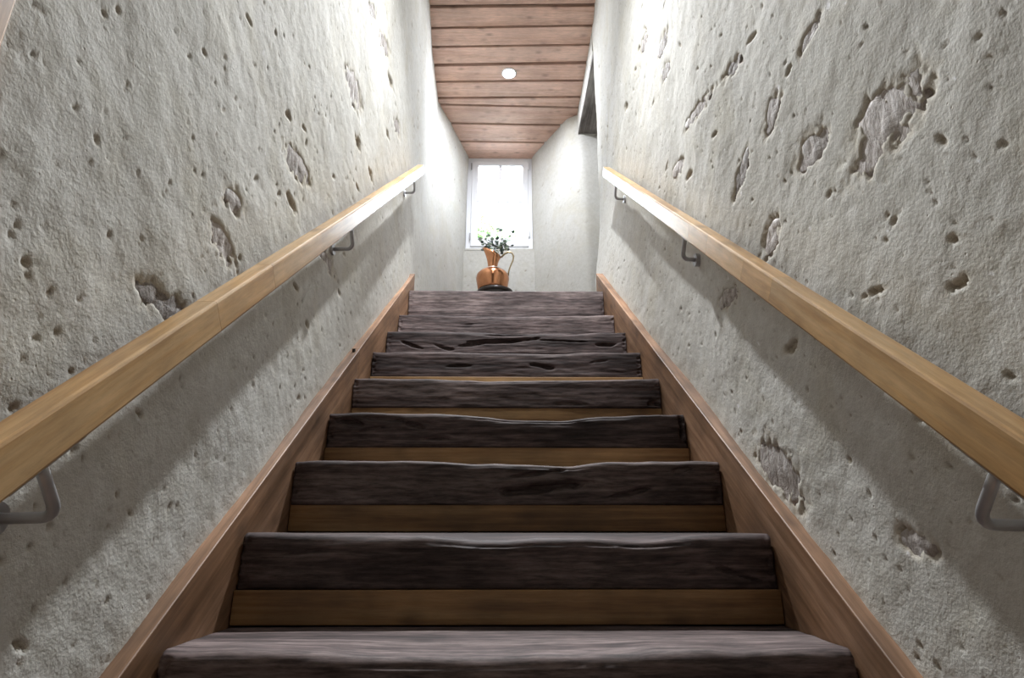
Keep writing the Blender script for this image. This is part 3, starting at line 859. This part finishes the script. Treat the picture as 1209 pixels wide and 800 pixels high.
# ------------------------------------------------------------------ ceiling spots
def spot(x, y, power, label, beam=0.0, aim=None, half=32.0, tint=(0.95, 0.97, 1.0)):
    root = empty('ceiling_spot', (x, y, H)); tag(root, label, 'ceiling light', 'recessed ceiling spots')
    v, f = lathe([(0.046, 0.004), (0.046, -0.006), (0.049, -0.010), (0.056, -0.009), (0.060, -0.004), (0.060, 0.004)], 32, x, y, H)
    mesh_obj('ring', v, f, M_WHITE, root, (x, y, H), smooth=True)
    v, f = lathe([(0.0, -0.009), (0.03, -0.008), (0.046, -0.0065)], 32, x, y, H)
    mesh_obj('lens', v, f, emit('lamp_lens', (0.93, 0.96, 1.0), 90.0), root, (x, y, H), smooth=True)
    ld = bpy.data.lights.new('spot_light', 'AREA'); ld.shape = 'DISK'; ld.size = 0.085
    ld.energy = power; ld.color = tint
    lo = bpy.data.objects.new('spot_light', ld); COL.objects.link(lo)
    lo.parent = root; lo.location = (0, 0, -0.014)
    if beam:
        sd = bpy.data.lights.new('spot_beam', 'SPOT'); sd.energy = beam; sd.color = (0.95, 0.97, 1.0)
        sd.shadow_soft_size = 0.035; sd.spot_size = math.radians(2 * half); sd.spot_blend = 1.0
        so = bpy.data.objects.new('spot_beam', sd); COL.objects.link(so)
        so.parent = root; so.location = (0, 0, -0.045)
        so.rotation_euler = (Vector(aim) - Vector((x, y, H - 0.045))).to_track_quat('-Z', 'Y').to_euler()
    return root
spot(0.018, 3.855, LAMP_POWER, 'small round lit spot recessed in the boarded ceiling over the landing', tint=(0.87, 0.91, 1.0))
spot(0.02, 2.76, LAMP2_POWER, 'small round lit spot recessed in the boarded ceiling over the upper steps', BEAM, (0.0, 0.5, 0.0), 26.0)
spot(0.02, 1.35, 3.0, 'small round lit spot recessed in the boarded ceiling over the lower steps', BEAM3, (0.0, 3.0, 0.95), 27.0)

# ------------------------------------------------------------------ stool, copper jug and branches
SX, SY, ST = -0.088, 4.47, 1.866
stool = empty('stool', (SX, SY, LAND)); tag(stool, 'dark round wooden stool on the landing below the window', 'stool')
v, f = lathe([(0, -0.038), (0.138, -0.038), (0.148, -0.030), (0.150, -0.018), (0.146, -0.006), (0.138, 0.0), (0, 0.0)], 40, SX, SY, ST)
mesh_obj('seat', v, f, M_STOOL, stool, (SX, SY, ST), smooth=False)
for k in range(4):
    a = math.radians(45 + 90 * k)
    p0 = Vector((SX + 0.10 * math.cos(a), SY + 0.10 * math.sin(a), ST - 0.036)); p1 = Vector((SX + 0.15 * math.cos(a), SY + 0.15 * math.sin(a), LAND))
    v, f = tube([p0, p0.lerp(p1, 0.5), p1], 0.015, 12, radii=[0.014, 0.017, 0.012])
    mesh_obj('leg', v, f, M_STOOL, stool, tuple(p1), smooth=True)
    b = math.radians(135 + 90 * k)
    q0 = p0.lerp(p1, 0.62); q1 = Vector((SX + (0.10 + 0.05 * 0.62) * math.cos(b), SY + (0.10 + 0.05 * 0.62) * math.sin(b), q0.z))
    v, f = tube([q0, q1], 0.008, 8)
    mesh_obj('stretcher', v, f, M_STOOL, stool, tuple(q0), smooth=True)

JX, JY, JZ = -0.108, 4.45, ST
jug = empty('copper_jug', (JX, JY, JZ)); tag(jug, 'polished copper jug with flared spout and brass handle on the dark stool', 'jug')
body = [(0, 0.0), (0.100, 0.0), (0.106, 0.006), (0.110, 0.03), (0.118, 0.075), (0.1195, 0.092), (0.114, 0.118), (0.096, 0.140), (0.066, 0.156), (0.044, 0.164), (0.034, 0.170)]
JS = 1.13
body = [(a * JS, b * JS) for a, b in body]
v, f = lathe(body, 48, JX, JY, JZ); mesh_obj('body', v, f, M_COPPER, jug, (JX, JY, JZ), smooth=True)
v, f = lathe([(a * JS, b * JS) for a, b in [(0.052, 0.160), (0.054, 0.166), (0.046, 0.172), (0.038, 0.176), (0.036, 0.170)]], 40, JX, JY, JZ); mesh_obj('collar', v, f, M_TIN, jug, (JX, JY, JZ + 0.16), smooth=True)
def neck(shrink):
    vs, fs = [], []
    rows = [(0.034, 0.172), (0.035, 0.195), (0.038, 0.22), (0.043, 0.245), (0.050, 0.268), (0.060, 0.290)]
    n = 48
    for r, z in rows:
        t = max(0, (z - 0.19) / 0.10)
        for k in range(n):
            a = 2 * math.pi * k / n
            c = -math.cos(a)                               # +1 on the spout side
            sp = max(0.0, c) ** 3
            rr = (r - shrink) * (1 + 0.30 * t * sp)
            x = rr * math.cos(a); y = rr * math.sin(a) * (1 - 0.18 * t * sp)
            vs.append((JX + x * JS, JY + y * JS, JZ + JS * (z + t * (0.030 * c + 0.014 * sp))))
    for i in range(len(rows) - 1):
        for k in range(n):
            a, b = i * n + k, i * n + (k + 1) % n
            fs.append((a, b, b + n, a + n))
    return vs, fs, n, len(rows)
v1, f1, n, nr = neck(0.0); v2, f2, _, _ = neck(0.0025)
o = len(v1)
fs = f1 + [tuple(reversed([i + o for i in q])) for q in f2] + [((nr - 1) * n + k, (nr - 1) * n + (k + 1) % n, o + (nr - 1) * n + (k + 1) % n, o + (nr - 1) * n + k) for k in range(n)]
mesh_obj('neck', v1 + v2, fs, M_COPPER, jug, (JX, JY, JZ + 0.17), smooth=True)
hp = [(0.062, 0.262), (0.085, 0.290), (0.115, 0.305), (0.140, 0.298), (0.152, 0.272), (0.146, 0.235), (0.128, 0.190), (0.116, 0.150), (0.112, 0.118)]
v, f = tube([(JX + a * JS, JY, JZ + b * JS) for a, b in hp], 0.006, 10, radii=[0.008, 0.008, 0.0075, 0.007, 0.007, 0.0065, 0.006, 0.006, 0.008])
mesh_obj('handle', v, f, M_BRASS, jug, (JX + 0.1, JY, JZ + 0.2), smooth=True)

rng = random.Random(5)
def branch(tip, mat, nleaf, seed):
    r = random.Random(seed)
    base = Vector((JX + r.uniform(-0.008, 0.008), JY + r.uniform(-0.008, 0.008), JZ + 0.22))
    tip = Vector((JX + tip[0] * 1.25, JY + tip[1], JZ + 0.22 + (tip[2] - 0.2) * 1.12))
    mid = base.lerp(tip, 0.5) + Vector((-(tip.x - base.x) * 0.22, 0, 0.02))
    pts = [base * (1 - t) ** 2 + mid * (2 * t * (1 - t)) + tip * t * t for t in np.linspace(0, 1, 10)]
    root = empty('eucalyptus_branch', tuple(base))
    tag(root, ('pale' if mat is M_LEAF_P else 'dark') + '-leaved eucalyptus twig standing in the copper jug', 'branch', ('pale' if mat is M_LEAF_P else 'dark') + ' eucalyptus twigs in the copper jug')
    v, f = tube(pts, 0.0016, 6, radii=[0.0022 - 0.0012 * i / 9 for i in range(10)])
    mesh_obj('stem', v, f, M_STEM, root, tuple(base), smooth=True)
    for k in range(nleaf):
        t = 0.50 + 0.5 * (k + 0.5) / nleaf
        p = base * (1 - t) ** 2 + mid * (2 * t * (1 - t)) + tip * t * t
        ang = r.uniform(0, 2 * math.pi)
        dirv = Vector((math.cos(ang), 0.6 * math.sin(ang), r.uniform(-0.2, 0.9))).normalized()
        sz = r.uniform(0.018, 0.034)
        nrm = dirv.cross(Vector((r.uniform(-1, 1), r.uniform(-1, 1), r.uniform(-1, 1)))).normalized()
        sd = dirv.cross(nrm)
        vs = []
        for (a, b, cc) in ((0, 0, 0), (0.35, 0.42, 0.08), (0.8, 0.45, 0.10), (1.15, 0.2, 0.04), (1.25, 0, 0), (1.15, -0.2, 0.04), (0.8, -0.45, 0.10), (0.35, -0.42, 0.08), (0.7, 0, -0.02)):
            vs.append(p + dirv * (a * sz) + sd * (b * sz) + nrm * (cc * sz))
        vs2 = [q + nrm * 0.0006 for q in vs]
        ff = [(i, (i + 1) % 8, 8) for i in range(8)]
        fs = ff + [tuple(reversed([i + 9 for i in q])) for q in ff] + [(i, (i + 1) % 8, (i + 1) % 8 + 9, i + 9) for i in range(8)]
        mesh_obj('leaf', [tuple(q) for q in vs + vs2], fs, mat if r.random() < 0.75 else (M_LEAF_P if mat is M_LEAF_D else M_LEAF_D), root, tuple(p), smooth=True)
tips = [(-0.105, 0.0, 0.42, 0), (-0.075, -0.02, 0.50, 1), (-0.055, 0.03, 0.40, 0), (-0.02, 0.0, 0.46, 1), (0.02, -0.03, 0.44, 0), (0.045, 0.01, 0.52, 0), (0.075, 0.03, 0.45, 0),
        (0.10, -0.02, 0.40, 1), (0.135, 0.0, 0.47, 0), (0.125, 0.03, 0.38, 0), (0.04, -0.05, 0.37, 0), (-0.02, -0.05, 0.37, 1)]
for i, (a, b, c, p) in enumerate(tips):
    branch((a, b, c), M_LEAF_P if p else M_LEAF_D, 8, 40 + i)

# ------------------------------------------------------------------ outside the window
gm_ = box('ground', -30, 30, 5.4, 60, FLOOR - 0.5, FLOOR - 0.3, M_GRAVEL, kind='structure')
def tree(x, y, ztop, rad, seed, label):
    r = random.Random(seed)
    root = empty('garden_tree', (x, y, FLOOR - 0.3)); tag(root, label, 'tree')
    zc = ztop - rad * 1.1
    v, f = tube([(x, y, FLOOR - 0.35), (x + 0.1, y, zc * 0.5), (x, y + 0.1, zc + 0.4)], 0.15, 10, radii=[0.2, 0.15, 0.06])
    mesh_obj('trunk', v, f, M_BARK, root, (x, y, FLOOR - 0.3), smooth=True)
    vs, fs = [], []
    for k in range(2600):
        d = Vector((r.gauss(0, 1), r.gauss(0, 1), r.gauss(0, 1))).normalized() * (r.random() ** 0.45)
        d *= 1 + 0.35 * mnoise.noise(d * 3 + Vector((seed, 0, 0)))
        c = Vector((x, y, zc)) + Vector((d.x * rad, d.y * rad, d.z * rad * 1.15))
        a = Vector((r.gauss(0, 1), r.gauss(0, 1), r.gauss(0, 1))).normalized(); b = a.orthogonal().normalized()
        s = r.uniform(0.05, 0.10)
        o = len(vs)
        vs += [tuple(c - a * s), tuple(c + b * s * 0.6), tuple(c + a * s), tuple(c - b * s * 0.6)]
        fs.append((o, o + 1, o + 2, o + 3))
    me = bpy.data.meshes.new('foliage'); me.from_pydata([tuple(Vector(q) - Vector((x, y, zc))) for q in vs], [], fs); me.materials.append(M_TREE)
    fo = bpy.data.objects.new('foliage', me); fo['kind'] = 'stuff'
    link(fo, root, (x, y, zc))
tree(-0.55, 13.0, 7.35, 0.75, 3, 'leafy green garden tree outside the window, seen through its hinge-side panes')
tree(0.25, 15.0, 8.15, 0.85, 9, 'taller leafy green garden tree farther from the house beyond the window')
